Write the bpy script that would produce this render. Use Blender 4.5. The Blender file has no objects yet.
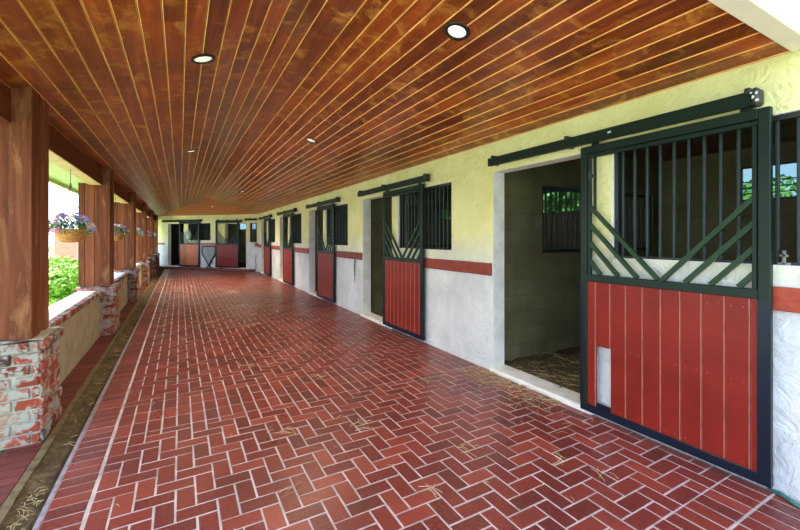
import bpy, math, random
from mathutils import Vector, Matrix
random.seed(7)
PI = math.pi
C = bpy.context.scene.collection
SC = bpy.context.scene

# ------------------------------------------------------------------ materials
class NT:
    def __init__(s, name):
        s.m = bpy.data.materials.new(name); s.m.use_nodes = True
        s.t = s.m.node_tree; s.t.nodes.clear()
        s.out = s.n('ShaderNodeOutputMaterial'); s.b = s.n('ShaderNodeBsdfPrincipled')
        s.l(s.b, 'BSDF', s.out, 'Surface')
    def n(s, typ, **kw):
        nd = s.t.nodes.new(typ)
        for k, v in kw.items():
            if k.startswith('i_'): nd.inputs[k[2:].replace('_', ' ')].default_value = v
            else: setattr(nd, k, v)
        return nd
    def l(s, a, ao, b, bi): s.t.links.new(a.outputs[ao], b.inputs[bi])
    def coord(s, scale=(1, 1, 1), src='Object'):
        c = s.n('ShaderNodeTexCoord'); m = s.n('ShaderNodeMapping'); m.inputs['Scale'].default_value = scale
        s.l(c, src, m, 'Vector'); return m
    def noise(s, vec, scale, detail=4, rough=.6, dist=0):
        nd = s.n('ShaderNodeTexNoise'); nd.inputs['Scale'].default_value = scale; nd.inputs['Detail'].default_value = detail
        nd.inputs['Roughness'].default_value = rough; nd.inputs['Distortion'].default_value = dist
        if vec: s.l(vec, 'Vector', nd, 'Vector')
        return nd
    def ramp(s, src, so, stops):
        r = s.n('ShaderNodeValToRGB'); e = r.color_ramp.elements
        while len(e) < len(stops): e.new(.5)
        for i, (p, c) in enumerate(stops):
            e[i].position = p; e[i].color = (c if len(c) == 4 else (*c, 1)) if isinstance(c, tuple) else (c, c, c, 1)
        s.l(src, so, r, 'Fac'); return r
    def mix(s, fac, a, b, blend='MIX'):
        m = s.n('ShaderNodeMix', data_type='RGBA', blend_type=blend)
        for key, v in (('Factor', fac), ('A', a), ('B', b)):
            idx = {'Factor': 0, 'A': 6, 'B': 7}[key]
            if isinstance(v, tuple) and len(v) == 2 and not isinstance(v[0], (int, float)):
                s.t.links.new(v[0].outputs[v[1]], m.inputs[idx])
            elif key == 'Factor': m.inputs[0].default_value = v
            else: m.inputs[idx].default_value = (*v, 1)
        s.res = m; return (m, 2)
    def base(s, src): 
        s.t.links.new(src[0].outputs[src[1]], s.b.inputs['Base Color'])
    def bump(s, src, so, strength=.3, dist=.01):
        b = s.n('ShaderNodeBump'); b.inputs['Strength'].default_value = strength; b.inputs['Distance'].default_value = dist
        s.l(src, so, b, 'Height'); s.l(b, 'Normal', s.b, 'Normal'); return b
    def rough(s, v, spec=None):
        s.b.inputs['Roughness'].default_value = v
        if spec is not None: s.b.inputs['Specular IOR Level'].default_value = spec
        return s.m

def srgb(r, g, b):
    f = lambda c: (c/255/12.92) if c/255 <= .04045 else ((c/255+.055)/1.055)**2.4
    return (f(r), f(g), f(b))

def plain(name, col, rough=.6, var=.12, scale=8, bumps=0, spec=.5, metal=0):
    t = NT(name); v = t.coord(); n = t.noise(v, scale)
    dark = tuple(c*(1-var*2) for c in col); lite = tuple(min(1, c*(1+var)) for c in col)
    r = t.ramp(n, 'Fac', [(.3, dark), (.55, col), (.75, lite)]); t.base((r, 'Color'))
    if bumps: t.bump(n, 'Fac', bumps, .01)
    t.b.inputs['Metallic'].default_value = metal
    return t.rough(rough, spec)

def m_brick_floor(name, tint, gloss):
    t = NT(name); v = t.coord()
    a = t.n('ShaderNodeAttribute', attribute_name='rnd')
    r = t.ramp(a, 'Fac', [(0, tint[0]), (.3, tint[1]), (.75, tint[2]), (1, tint[3])])
    n = t.noise(v, 2.2, 5, .6); n2 = t.noise(v, 45, 5, .7); n3 = t.noise(v, .55, 3, .6)
    m1 = t.mix((t.ramp(n2, 'Fac', [(.42, 0), (.75, .6)]), 'Color'), (r, 'Color'), (tint[3][0]*1.2, tint[3][1]*1.6, tint[3][2]*1.7))
    m2 = t.mix((t.ramp(n, 'Fac', [(.45, 0), (.7, .4)]), 'Color'), m1, tint[0])
    m3 = t.mix((t.ramp(n3, 'Fac', [(.5, 0), (.62, .35)]), 'Color'), m2, tint[0])
    t.base(m3)
    t.bump(n2, 'Fac', .35, .003)
    rr = t.ramp(n, 'Fac', [(.3, gloss), (.7, gloss+.16)]); t.l(rr, 'Color', t.b, 'Roughness')
    t.b.inputs['Specular IOR Level'].default_value = .5
    return t.m

def m_pier_brick():
    t = NT('pier_brick'); v = t.coord()
    a = t.n('ShaderNodeAttribute', attribute_name='rnd')
    r = t.ramp(a, 'Fac', [(0, (.03, .028, .03)), (.15, (.13, .025, .016)), (.5, (.30, .045, .026)), (.8, (.36, .09, .05)), (1, (.35, .2, .15))])
    n = t.noise(v, 9, 6, .7, .6); n2 = t.noise(v, 40, 4)
    m = t.mix((t.ramp(n, 'Fac', [(.47, 0), (.55, .92)]), 'Color'), (r, 'Color'), (.36, .35, .31)); t.base(m)
    t.bump(n2, 'Fac', .6, .006); return t.rough(.85, .3)

def m_wood(name, cols, axis, rough=.35, patch=None, stain=None, bump=.15, knots=False, spec=.5):
    t = NT(name)
    sc = [14, 14, 14]; sc[axis] = .9
    v = t.coord(tuple(sc)); pc = [1, 1, 1]
    if axis == 2: pc = [1.6, 1.6, .35]
    vp = t.coord(tuple(pc))
    a = t.n('ShaderNodeAttribute', attribute_name='rnd')
    ad = t.n('ShaderNodeVectorMath', operation='ADD'); sc2 = t.n('ShaderNodeVectorMath', operation='SCALE')
    sc2.inputs['Scale'].default_value = 37; t.l(a, 'Color', sc2, 0); t.l(v, 'Vector', ad, 0); t.l(sc2, 'Vector', ad, 1)
    n = t.noise(ad, 1.2, 6, .65, .9)
    r = t.ramp(n, 'Fac', [(.25, cols[0]), (.5, cols[1]), (.75, cols[2])])
    tone = t.ramp(a, 'Fac', [(0, (.62, .55, .5)), (.5, (1, 1, 1)), (1, (1.25, 1.12, 1.0))])
    cur = t.mix(1.0, (r, 'Color'), (tone, 'Color'), 'MULTIPLY')
    if patch:
        ad2 = t.n('ShaderNodeVectorMath', operation='ADD'); t.l(vp, 'Vector', ad2, 0)
        s3 = t.n('ShaderNodeVectorMath', operation='SCALE'); s3.inputs['Scale'].default_value = 3.0; t.l(a, 'Color', s3, 0); t.l(s3, 'Vector', ad2, 1)
        n2 = t.noise(ad2, 5.0, 7, .72, .7)
        cur = t.mix((t.ramp(n2, 'Fac', [(.52, 0), (.68, .8)]), 'Color'), cur, patch)
    if stain:
        n3 = t.noise(vp, 1.3, 5, .65, .5)
        cur = t.mix((t.ramp(n3, 'Fac', [(.5, 0), (.7, .7)]), 'Color'), cur, stain)
    if knots:
        vo = t.n('ShaderNodeTexVoronoi'); vo.inputs['Scale'].default_value = 1.0
        vk = t.coord((2.6, 1.5, 1.5)); t.l(vk, 'Vector', vo, 'Vector')
        cur = t.mix((t.ramp(vo, 'Distance', [(.035, .85), (.075, 0)]), 'Color'), cur, (.045, .014, .006))
    t.base(cur)
    t.bump(n, 'Fac', bump, .004)
    return t.rough(rough, spec)

def m_stucco():
    t = NT('stucco_wall'); v = t.coord()
    n = t.noise(v, 5, 5, .6, 1.5); n2 = t.noise(v, 1.7, 5, .65); n3 = t.noise(v, 14, 4, .6, .5)
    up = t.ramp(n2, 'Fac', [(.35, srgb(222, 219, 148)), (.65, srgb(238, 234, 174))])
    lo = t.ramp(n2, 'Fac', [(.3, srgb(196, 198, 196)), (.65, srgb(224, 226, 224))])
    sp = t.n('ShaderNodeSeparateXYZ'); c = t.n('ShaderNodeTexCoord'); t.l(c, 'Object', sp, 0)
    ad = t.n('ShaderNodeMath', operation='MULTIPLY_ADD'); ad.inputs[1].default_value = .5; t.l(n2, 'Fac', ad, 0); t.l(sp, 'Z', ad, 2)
    # cream above, white below: warm bounce and sky light painted into the coat colours
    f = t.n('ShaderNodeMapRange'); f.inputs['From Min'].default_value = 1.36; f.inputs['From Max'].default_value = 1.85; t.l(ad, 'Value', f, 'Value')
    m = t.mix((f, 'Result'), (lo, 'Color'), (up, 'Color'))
    g = t.ramp(n3, 'Fac', [(.62, 0), (.8, .3)])
    m = t.mix((g, 'Color'), m, srgb(150, 138, 112)); t.base(m)
    mul = t.n('ShaderNodeMath', operation='MULTIPLY_ADD'); mul.inputs[1].default_value = .35; t.l(n3, 'Fac', mul, 0); t.l(n, 'Fac', mul, 2)
    t.bump(mul, 'Value', .6, .05); return t.rough(.85, .25)

def m_block():
    t = NT('painted_block'); c = t.coord()
    # bricks run on vertical faces whichever way they look: use x+y as run, z as rise
    sp = t.n('ShaderNodeSeparateXYZ'); t.l(c, 'Vector', sp, 0)
    ad = t.n('ShaderNodeMath', operation='ADD'); t.l(sp, 'X', ad, 0); t.l(sp, 'Y', ad, 1)
    cb = t.n('ShaderNodeCombineXYZ'); t.l(ad, 'Value', cb, 'X'); t.l(sp, 'Z', cb, 'Y')
    b = t.n('ShaderNodeTexBrick'); t.l(cb, 'Vector', b, 'Vector')
    for k, v in (('Scale', 1), ('Brick Width', .4), ('Row Height', .2), ('Mortar Size', .006), ('Mortar Smooth', .3)): b.inputs[k].default_value = v
    b.inputs['Color1'].default_value = (*srgb(122, 118, 84), 1); b.inputs['Color2'].default_value = (*srgb(112, 108, 76), 1); b.inputs['Mortar'].default_value = (*srgb(104, 100, 70), 1)
    n = t.noise(t.coord(), 2, 5, .6)
    m = t.mix((t.ramp(n, 'Fac', [(.42, 0), (.7, .6)]), 'Color'), (b, 'Color'), srgb(78, 68, 44)); t.base(m)
    t.bump(b, 'Fac', -.4, .01); return t.rough(.75, .3)

def m_dirt(name, a, b_, c_, sc=14):
    t = NT(name); v = t.coord(); n = t.noise(v, sc, 8, .75, .6); n2 = t.noise(v, 2.5, 4, .6)
    r = t.ramp(n, 'Fac', [(.3, a), (.5, b_), (.68, c_)])
    m = t.mix((t.ramp(n2, 'Fac', [(.4, 0), (.65, .55)]), 'Color'), (r, 'Color'), a); t.base(m)
    t.bump(n, 'Fac', .9, .03); return t.rough(.95, .1)

def m_paint(name, col, chip, rough=.35, amount=.72, spec=.25, bumpy=.1):
    t = NT(name); v = t.coord(); n = t.noise(v, 22, 6, .7); n2 = t.noise(v, 3, 4)
    r = t.ramp(n2, 'Fac', [(.3, tuple(c*.78 for c in col)), (.7, tuple(min(1, c*1.15) for c in col))])
    m = t.mix((t.ramp(n, 'Fac', [(amount, 0), (amount+.04, .8)]), 'Color'), (r, 'Color'), chip); t.base(m)
    t.bump(n, 'Fac', bumpy, .004); return t.rough(rough, spec)

def m_leaf(name, a, b_):
    t = NT(name); at = t.n('ShaderNodeAttribute', attribute_name='rnd')
    r = t.ramp(at, 'Fac', [(0, a), (1, b_)]); t.base((r, 'Color'))
    t.b.inputs['Subsurface Weight'].default_value = 0
    return t.rough(.55, .3)

def m_emit(name, col, st):
    t = NT(name); t.b.inputs['Base Color'].default_value = (.9, .9, .85, 1)
    t.b.inputs['Emission Color'].default_value = (*col, 1); t.b.inputs['Emission Strength'].default_value = st
    return t.rough(.4)

def m_pane():
    t = NT('dimming_pane'); tr = t.n('ShaderNodeBsdfTransparent'); tr.inputs['Color'].default_value = (.36, .46, .48, 1)  # pane added; its tint dims the bright sky behind the rear windows
    gl = t.n('ShaderNodeBsdfGlossy'); gl.inputs['Roughness'].default_value = .15; mx = t.n('ShaderNodeMixShader'); mx.inputs[0].default_value = .06
    t.l(tr, 'BSDF', mx, 1); t.l(gl, 'BSDF', mx, 2); t.l(mx, 'Shader', t.out, 'Surface'); return t.m
M = {}
M['floor'] = m_brick_floor('floor_brick', [(.10, .018, .016), (.16, .023, .018), (.21, .031, .021), (.29, .052, .034)], .27)
M['step'] = m_brick_floor('step_brick', [(.09, .02, .015), (.15, .025, .02), (.2, .035, .025), (.25, .05, .035)], .5)
M['walk'] = m_brick_floor('walk_brick', [(.07, .014, .012), (.11, .018, .014), (.15, .024, .018), (.19, .035, .028)], .45)
M['mortar'] = plain('floor_mortar', srgb(196, 180, 176), .7, .2, 6, .2)
M['mortar_dark'] = plain('walk_mortar', srgb(96, 56, 46), .9, .25, 6, .2)
M['pier_brick'] = m_pier_brick()
M['pier_mortar'] = plain('lime_mortar', srgb(178, 172, 158), .95, .22, 18, .8, .2)
M['ceil'] = m_wood('ceiling_board', [(.10, .018, .004), (.28, .055, .009), (.47, .120, .018)], 1, .30, patch=(.72, .31, .055), stain=(.075, .030, .008), knots=True)
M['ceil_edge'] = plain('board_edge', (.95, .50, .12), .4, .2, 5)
M['gap'] = plain('board_gap', (.03, .008, .003), .8, .2, 9)
M['hip'] = m_wood('hip_board', [(.22, .04, .008), (.42, .09, .018), (.52, .14, .03)], 0, .4, patch=(.5, .16, .03))
M['post'] = m_wood('post_wood', [(.12, .034, .014), (.22, .062, .024), (.33, .11, .045)], 2, .6, patch=(.34, .15, .06), spec=.2)
M['beam'] = m_wood('beam_wood', [(.07, .018, .007), (.13, .034, .012), (.19, .055, .018)], 1, .65, spec=.2)
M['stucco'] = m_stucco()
M['lowwall'] = plain('low_wall_plaster', srgb(176, 162, 138), .9, .12, 7, .5, .2)
M['white'] = plain('white_plaster', srgb(238, 236, 226), .8, .08, 6, .5, .25)
M['fascia'] = plain('fascia_paint', srgb(222, 216, 196), .6, .05, 4)
M['soffit'] = plain('soffit_paint', srgb(206, 222, 140), .6, .05, 4)
M['block'] = m_block()
M['darkwood'] = m_wood('stall_ceiling_wood', [(.07, .025, .012), (.12, .045, .02), (.17, .065, .03)], 1, .7)
M['straw_floor'] = m_dirt('straw_bedding', (.06, .045, .025), (.15, .115, .06), (.32, .26, .14), 26)
M['gutter_dirt'] = m_dirt('gutter_soil', (.06, .044, .026), (.15, .105, .06), (.26, .19, .11), 12)
M['conc'] = plain('curb_concrete', srgb(118, 102, 76), .9, .25, 14, .8, .2)
M['lip'] = plain('drain_lip_concrete', srgb(150, 138, 146), .8, .2, 14, .6, .3)
M['green'] = m_paint('dark_green_steel', (.006, .019, .011), (.25, .3, .26), .42, .74)
M['green_bar'] = m_paint('green_fan_bar', (.013, .042, .014), (.2, .25, .15), .4, .74)
M['navy'] = m_paint('blue_black_steel', (.006, .011, .022), (.2, .22, .26), .3, .74)
M['red'] = m_paint('red_board_paint', (.215, .015, .008), (.45, .14, .09), .4, .76)
M['red_edge'] = plain('worn_board_edge', (.42, .12, .08), .6, .2, 9)
M['orange'] = m_wood('bare_orange_board', [(.28, .07, .02), (.42, .12, .035), (.5, .17, .05)], 2, .5)
M['rail'] = m_wood('red_rail_board', [(.20, .022, .010), (.30, .035, .014), (.36, .06, .02)], 1, .5, patch=(.3, .07, .025))
M['railwood'] = m_wood('far_rail_board', [(.28, .08, .02), (.42, .14, .035), (.5, .2, .05)], 0, .5)
M['dark'] = plain('dark_window_metal', (.014, .02, .018), .45, .2, 9)
M['bar'] = m_paint('window_bar_steel', (.03, .042, .038), (.3, .34, .32), .38, .70)
M['chip'] = plain('chipped_white', (.75, .75, .68), .8, .1, 30)
M['steel'] = plain('worn_steel', (.30, .28, .24), .45, .2, 20, metal=.7)
M['bronze'] = plain('dark_bronze_ring', (.03, .028, .024), .35, .2, 20, metal=.5)
M['lens'] = m_emit('lamp_lens', (1, .97, .84), .7)
M['lens_dim'] = m_emit('hip_lamp_lens', (1, .95, .8), 1.5)
M['blanket'] = plain('grey_blanket', srgb(150, 152, 150), .9, .15, 12, .5)
M['binding'] = plain('dark_binding', (.02, .022, .03), .7)
M['fan'] = plain('fan_plastic', srgb(190, 205, 190), .5, .05)
M['rope'] = plain('rope_fibre', (.16, .15, .13), .9, .3, 40)
M['cable'] = plain('black_cable', (.02, .02, .02), .5)
M['straw'] = m_leaf('dry_straw', (.36, .26, .10), (.72, .58, .30))
M['wicker'] = plain('wicker', (.62, .26, .07), .8, .35, 60, .8)
M['leafy'] = m_leaf('basket_leaf', (.04, .14, .02), (.14, .36, .05))
M['fl_blue'] = m_leaf('blue_petal', (.16, .17, .62), (.40, .42, .85))
M['fl_white'] = m_leaf('white_petal', (.75, .70, .75), (.85, .78, .55))
M['fl_pink'] = m_leaf('pink_petal', (.65, .18, .35), (.8, .45, .6))
M['shrub'] = m_leaf('shrub_leaf', (.13, .32, .03), (.38, .62, .10))
M['tree'] = m_leaf('tree_leaf', (.02, .075, .012), (.10, .25, .04))
M['bark'] = plain('bark', (.10, .07, .045), .9, .3, 10, .8)
M['grass'] = m_dirt('lawn_grass', (.08, .17, .03), (.15, .3, .06), (.3, .45, .12), 5)
M['gravel'] = plain('pale_gravel', (.62, .60, .54), .9, .15, 30, .5)
M['pane'] = m_pane()
M['roof'] = plain('roof_shingle', (.10, .08, .07), .9, .2, 4)
M['pillar'] = plain('terracotta_pillar', srgb(206, 138, 108), .8, .12, 5, .3)
M['teal'] = plain('teal_rubber', (.03, .16, .13), .5, .2, 20)
M['grass_bounce'] = plain('lit_header_underside', (.80, .56, .22), .6, .1, 5)  # yellow bounce from sunlit grass, put into the colour
M['wire'] = plain('wire', (.05, .05, .05), .6)

# ------------------------------------------------------------------ mesh builder
class MB:
    def __init__(s): s.v = []; s.f = []; s.mi = []; s.r = []; s.mats = []
    def mat(s, m):
        if m not in s.mats: s.mats.append(m)
        return s.mats.index(m)
    def face(s, pts, m, rnd=None):
        b = len(s.v); s.v += [tuple(p) for p in pts]; s.f.append(tuple(range(b, b+len(pts)))); s.mi.append(s.mat(m)); s.r.append(random.random() if rnd is None else rnd)
    def solid(s, vs, fs, m, rnd=None, fm=None):
        b = len(s.v); s.v += [tuple(p) for p in vs]; r = random.random() if rnd is None else rnd
        for i, f in enumerate(fs):
            s.f.append(tuple(b+k for k in f)); s.mi.append(s.mat(fm[i] if fm else m)); s.r.append(r)
    def box(s, a, b, m, rnd=None, jit=0, bev=0):
        x0, x1 = sorted((a[0], b[0])); y0, y1 = sorted((a[1], b[1])); z0, z1 = sorted((a[2], b[2]))
        j = lambda: random.uniform(-jit, jit) if jit else 0
        if bev <= 0:
            vs = [(x+j(), y+j(), z+j()) for z in (z0, z1) for y in (y0, y1) for x in (x0, x1)]
            fs = [(0, 2, 3, 1), (4, 5, 7, 6), (0, 1, 5, 4), (2, 6, 7, 3), (0, 4, 6, 2), (1, 3, 7, 5)]
            s.solid(vs, fs, m, rnd); return
        # chamfered box
        e = min(bev, (x1-x0)/2.01, (y1-y0)/2.01, (z1-z0)/2.01); P = {}; vs = []
        for ix, X in ((0, x0), (1, x1)):
            for iy, Y in ((0, y0), (1, y1)):
                for iz, Z in ((0, z0), (1, z1)):
                    dx, dy, dz = (e if ix == 0 else -e), (e if iy == 0 else -e), (e if iz == 0 else -e)
                    q = (j(), j(), j())
                    for ax in range(3):
                        p = [X+dx, Y+dy, Z+dz]; p[ax] = (X, Y, Z)[ax]
                        P[(ix, iy, iz, ax)] = len(vs); vs.append(tuple(p[i]+q[i] for i in range(3)))
        fs = []
        for ax in range(3):
            o = [i for i in range(3) if i != ax]
            for sd in (0, 1):
                lp = []
                for u, w in ((0, 0), (1, 0), (1, 1), (0, 1)):
                    k = [0, 0, 0]; k[ax] = sd; k[o[0]] = u; k[o[1]] = w; lp.append(P[(*k, ax)])
                flip = (sd == 0) ^ (ax == 1)
                fs.append(tuple(reversed(lp)) if flip else tuple(lp))
        for ax in range(3):      # edges parallel to ax
            o = [i for i in range(3) if i != ax]
            for u in (0, 1):
                for w in (0, 1):
                    k0 = [0, 0, 0]; k0[o[0]] = u; k0[o[1]] = w; k1 = list(k0); k1[ax] = 1
                    fs.append((P[(*k0, o[0])], P[(*k1, o[0])], P[(*k1, o[1])], P[(*k0, o[1])]))
        for ix in (0, 1):
            for iy in (0, 1):
                for iz in (0, 1): fs.append(tuple(P[(ix, iy, iz, a)] for a in range(3)))
        s.solid(vs, fs, m, rnd)
    def tube(s, pts, r, m, seg=8, cap=True, rnd=None):
        pts = [Vector(p) for p in pts]; vs = []; fs = []; n = len(pts)
        rr = r if isinstance(r, (list, tuple)) else [r]*n
        for i, p in enumerate(pts):
            d = (pts[min(i+1, n-1)]-pts[max(i-1, 0)]).normalized()
            up = Vector((0, 0, 1)) if abs(d.z) < .9 else Vector((1, 0, 0))
            a = d.cross(up).normalized(); b = d.cross(a).normalized()
            for k in range(seg):
                t = 2*PI*k/seg; vs.append(p+a*math.cos(t)*rr[i]+b*math.sin(t)*rr[i])
        for i in range(n-1):
            for k in range(seg):
                k2 = (k+1) % seg; fs.append((i*seg+k, i*seg+k2, (i+1)*seg+k2, (i+1)*seg+k))
        if cap: fs.append(tuple(reversed(range(seg)))); fs.append(tuple((n-1)*seg+k for k in range(seg)))
        s.solid(vs, fs, m, rnd)
    def bar(s, p, q, w, h, m, rnd=None):      # rectangular bar p->q lying in the local x-z plane, w across, h deep (y)
        p, q = Vector(p), Vector(q); d = (q-p).normalized(); n = Vector((-d.z, 0, d.x))*w/2; y = Vector((0, h/2, 0))
        vs = [p-n-y, p+n-y, p+n+y, p-n+y, q-n-y, q+n-y, q+n+y, q-n+y]
        s.solid(vs, [(0, 1, 2, 3), (7, 6, 5, 4), (0, 4, 5, 1), (1, 5, 6, 2), (2, 6, 7, 3), (3, 7, 4, 0)], m, rnd)
    def lathe(s, prof, m, seg=20, at=(0, 0, 0), ax='z', rnd=None):
        vs = []; fs = []
        for r, z in prof:
            for k in range(seg):
                t = 2*PI*k/seg; vs.append((at[0]+r*math.cos(t), at[1]+r*math.sin(t), at[2]+z) if ax == 'z' else (at[0]+r*math.cos(t), at[1]+z, at[2]+r*math.sin(t)))
        for i in range(len(prof)-1):
            for k in range(seg):
                k2 = (k+1) % seg; fs.append((i*seg+k, i*seg+k2, (i+1)*seg+k2, (i+1)*seg+k))
        s.solid(vs, fs, m, rnd)
    def build(s, name, parent=None, smooth=False, fix=True):
        me = bpy.data.meshes.new(name); me.from_pydata(s.v, [], s.f)
        for m in s.mats: me.materials.append(M[m])
        me.polygons.foreach_set('material_index', s.mi)
        at = me.attributes.new('rnd', 'FLOAT', 'FACE'); at.data.foreach_set('value', s.r)
        if smooth: me.polygons.foreach_set('use_smooth', [True]*len(s.f))
        me.update(); me.validate()
        if fix:
            import bmesh
            bm = bmesh.new(); bm.from_mesh(me); bmesh.ops.recalc_face_normals(bm, faces=bm.faces); bm.to_mesh(me); bm.free()
        o = bpy.data.objects.new(name, me); C.objects.link(o)
        if parent: o.parent = parent
        return o

def tag(o, label, cat, group=None, kind=None):
    o['label'] = label; o['category'] = cat
    if group: o['group'] = group
    if kind: o['kind'] = kind
    return o
def empty(name, loc=(0, 0, 0), rz=0):
    o = bpy.data.objects.new(name, None); C.objects.link(o); o.location = loc; o.rotation_euler = (0, 0, rz); o.empty_display_size = .1; return o
def thing(name, label, cat, loc=(0, 0, 0), rz=0, group=None): return tag(empty(name, loc, rz), label, cat, group)
def struct(o): o['kind'] = 'structure'; return o
def place(o, loc, rz): o.location = loc; o.rotation_euler = (0, 0, rz); return o
def copy_tree(o, parent=None):
    c = o.copy(); C.objects.link(c); c.parent = parent
    for ch in list(o.children): copy_tree(ch, c)
    return c

# ------------------------------------------------------------------ layout (metres; camera at x=0,y=0)
XR = 3.07                    # face of the stall wall
EAVE, RIDGE = 2.57, 3.137    # ceiling heights
RL, RR = .88, 1.115          # flat board along the ridge
MS = .289                    # ceiling slope
Y0, Y1 = .865, 18.3          # ceiling front edge, ridge end
FL = Vector((-1.0, 23.2, 0)); FR = Vector((3.07, 18.4, 0))
FD = (FR-FL).normalized(); FN = Vector((-FD.y, FD.x, 0)); FLEN = (FR-FL).length
FA = math.atan2(FD.y, FD.x)
def far_pt(s, n=0, z=0): return FL+FD*s+FN*n+Vector((0, 0, z))
XPI = -.876                  # pier inner face
PIT = 3.675; PY = [3.777+PIT*k for k in range(6)]

# ------------------------------------------------------------------ floor
fm = MB(); G = .1035
def fb(m, x0, y0, x1, y1, mat='floor', z=0.0):
    g = .0057; e = .003; zt = z+random.uniform(-.0012, .0012)
    a, b, c, d = x0+g, y0+g, x1-g, y1-g
    if c-a < .012 or d-b < .012: return
    r = random.random()
    j = [random.uniform(-.0012, .0012) for _ in range(4)]
    a += j[0]; b += j[1]; c += j[2]; d += j[3]
    vs = [(a, b, zt-.012), (c, b, zt-.012), (c, d, zt-.012), (a, d, zt-.012), (a, b, zt-e*.6), (c, b, zt-e*.6), (c, d, zt-e*.6), (a, d, zt-e*.6), (a+e, b+e, zt), (c-e, b+e, zt), (c-e, d-e, zt), (a+e, d-e, zt)]
    fs = [(8, 9, 10, 11)]+[(i, (i+1) % 4, 4+(i+1) % 4, 4+i) for i in range(4)]+[(4+i, 4+(i+1) % 4, 8+(i+1) % 4, 8+i) for i in range(4)]
    m.solid(vs, fs, mat, r)
XA, XB = -.437, 3.06
def far_y(x): return FL.y+(x-FL.x)*(FR.y-FL.y)/(FR.x-FL.x)
def herring(m, ya, yb, xa=XA, xb=XB):
    def clipb(x0, y0, x1, y1):
        x0, x1 = max(x0, xa), min(x1, xb); y0, y1 = max(y0, ya), min(y1, yb)
        if x1-x0 < .03 or y1-y0 < .03: return
        if y0 > far_y(x0)-.35: return
        fb(m, x0, y0, x1, y1)
    nx = int((xb-xa)/G)+4; ny = int((yb-ya)/G)+4
    for i in range(-2, ny):
        for mm in range(-ny//4-3, nx//4+3):
            x = xa+(i+4*mm)*G; y = ya+i*G
            if xa-3*G < x < xb: clipb(x, y, x+2*G, y+G)
            x = x+2*G
            if xa-2*G < x < xb: clipb(x, y-G, x+G, y+G)
def along_strip(m, ya, xa=XA, xb=XB, L=.207):
    x = xa
    while x < xb-.03: fb(m, x, ya, min(x+G, xb), ya+L); x += G
# foreground: two cross strips then herringbone
herring(fm, -.95, .72)
along_strip(fm, .72); along_strip(fm, .93)
herring(fm, 1.137, 3.60)
for k in range(3): along_strip(fm, 3.60+.207*k)
herring(fm, 4.221, 23.0)
y = -.95
while y < 22.6:                         # soldier border beside the drain
    fb(fm, -.642, y, -.448, y+.1022); y += .1022
fm.face([(-.642, -1, -.0035), (3.1, -1, -.0035), (3.1, far_y(3.1), -.0035), (-.642, far_y(-.642), -.0035)], 'mortar')
fm.box((-.664, -1, -.10), (-.640, 22.7, .0), 'lip')
# drain channel, curb, brick walk
gd = [(-.83, -.012), (-.80, -.022), (-.76, -.036), (-.71, -.050), (-.68, -.075), (-.655, -.078)]; gv = []; gf = []
for j in range(161):
    for x, z in gd: gv.append((x, -1+j*.15, z+random.uniform(-.006, .006)))
for j in range(160):
    for i in range(5): q = j*6+i; gf.append((q, q+1, q+7, q+6))
fm.solid(gv, gf, 'gutter_dirt')
n = 60
for i in range(n):                      # rough curb in short lengths
    ya, yb = -1+i*.4, -1+(i+1)*.4
    fm.box((-.868, ya, -.10), (-.822+random.uniform(-.004, .004), yb, .003+random.uniform(-.003, .003)), 'conc', jit=.002)
y = -.95
while y < 23:
    fb(fm, -1.075, y, -.868, y+.1022, 'walk'); y += .1022
fm.face([(-1.1, -1, -.006), (-.868, -1, -.006), (-.868, 23.2, -.006), (-1.1, 23.2, -.006)], 'mortar_dark')
floor = struct(fm.build('floor', fix=False))
# raised brick step in front of the far wall
st = MB(); rows = int((FLEN-.06)/.104)
for i in range(rows):
    s0 = .0+i*.104
    st.box((s0+.004, -.36, .0), (s0+.10, -.01, .098), 'step', bev=.006)
st.box((0, -.35, 0), (rows*.104, .0, .09), 'mortar_dark')
place(struct(st.build('floor_step')), FL, FA)

# stall floors
sf = MB()
def ground_patch(m, x0, y0, x1, y1, z, mat, step=.12, amp=.02):
    nx = max(2, int((x1-x0)/step)); ny = max(2, int((y1-y0)/step)); vs = []; fs = []
    for j in range(ny+1):
        for i in range(nx+1): vs.append((x0+(x1-x0)*i/nx, y0+(y1-y0)*j/ny, z+random.uniform(-amp, amp)))
    for j in range(ny):
        for i in range(nx): a = j*(nx+1)+i; fs.append((a, a+1, a+nx+2, a+nx+1))
    m.solid(vs, fs, mat)
ground_patch(sf, 3.22, -.2, 6.75, 18.2, .03, 'straw_floor')
struct(sf.build('floor_stall', smooth=True))
sf = MB(); ground_patch(sf, -.8, .1, 6.4, 3.6, .06, 'straw_floor')
place(struct(sf.build('floor_stall_far', smooth=True)), FL, FA)

# ------------------------------------------------------------------ walls
def wall(m, s0, s1, zt, n0, n1, ops, mat, reveal=None):
    cuts = sorted({s0, s1, *[c for o in ops for c in (o[0], o[1])]})
    for a, b in zip(cuts, cuts[1:]):
        mid = (a+b)/2; zs = sorted([(o[2], o[3]) for o in ops if o[0] < mid < o[1]]); z = 0
        for za, zb in zs:
            if za > z+1e-4: m.box((a, n0, z), (b, n1, za), mat)
            z = zb
        if zt > z: m.box((a, n0, z), (b, n1, zt), mat)
    if reveal:
        for o in ops:
            a, b, za, zb = o; e = .004
            m.box((a-e*0, n0+.004, max(za, .0)), (a+e, n1, zb), reveal); m.box((b-e, n0+.004, max(za, .0)), (b, n1, zb), reveal)
            m.box((a, n0+.004, zb-e), (b, n1, zb), reveal)
            if za > 0: m.box((a, n0+.004, za), (b, n1, za+e), reveal)
SY = 18.4                                # right wall: s = SY - y
ops = []
for k in range(5):
    ops.append((SY-(3.33+3.6*k), SY-(2.14+3.6*k), 0, 2.245))
    ops.append((SY-(1.94+3.6*k), SY-(.50+3.6*k), 1.335, 2.235))
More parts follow.
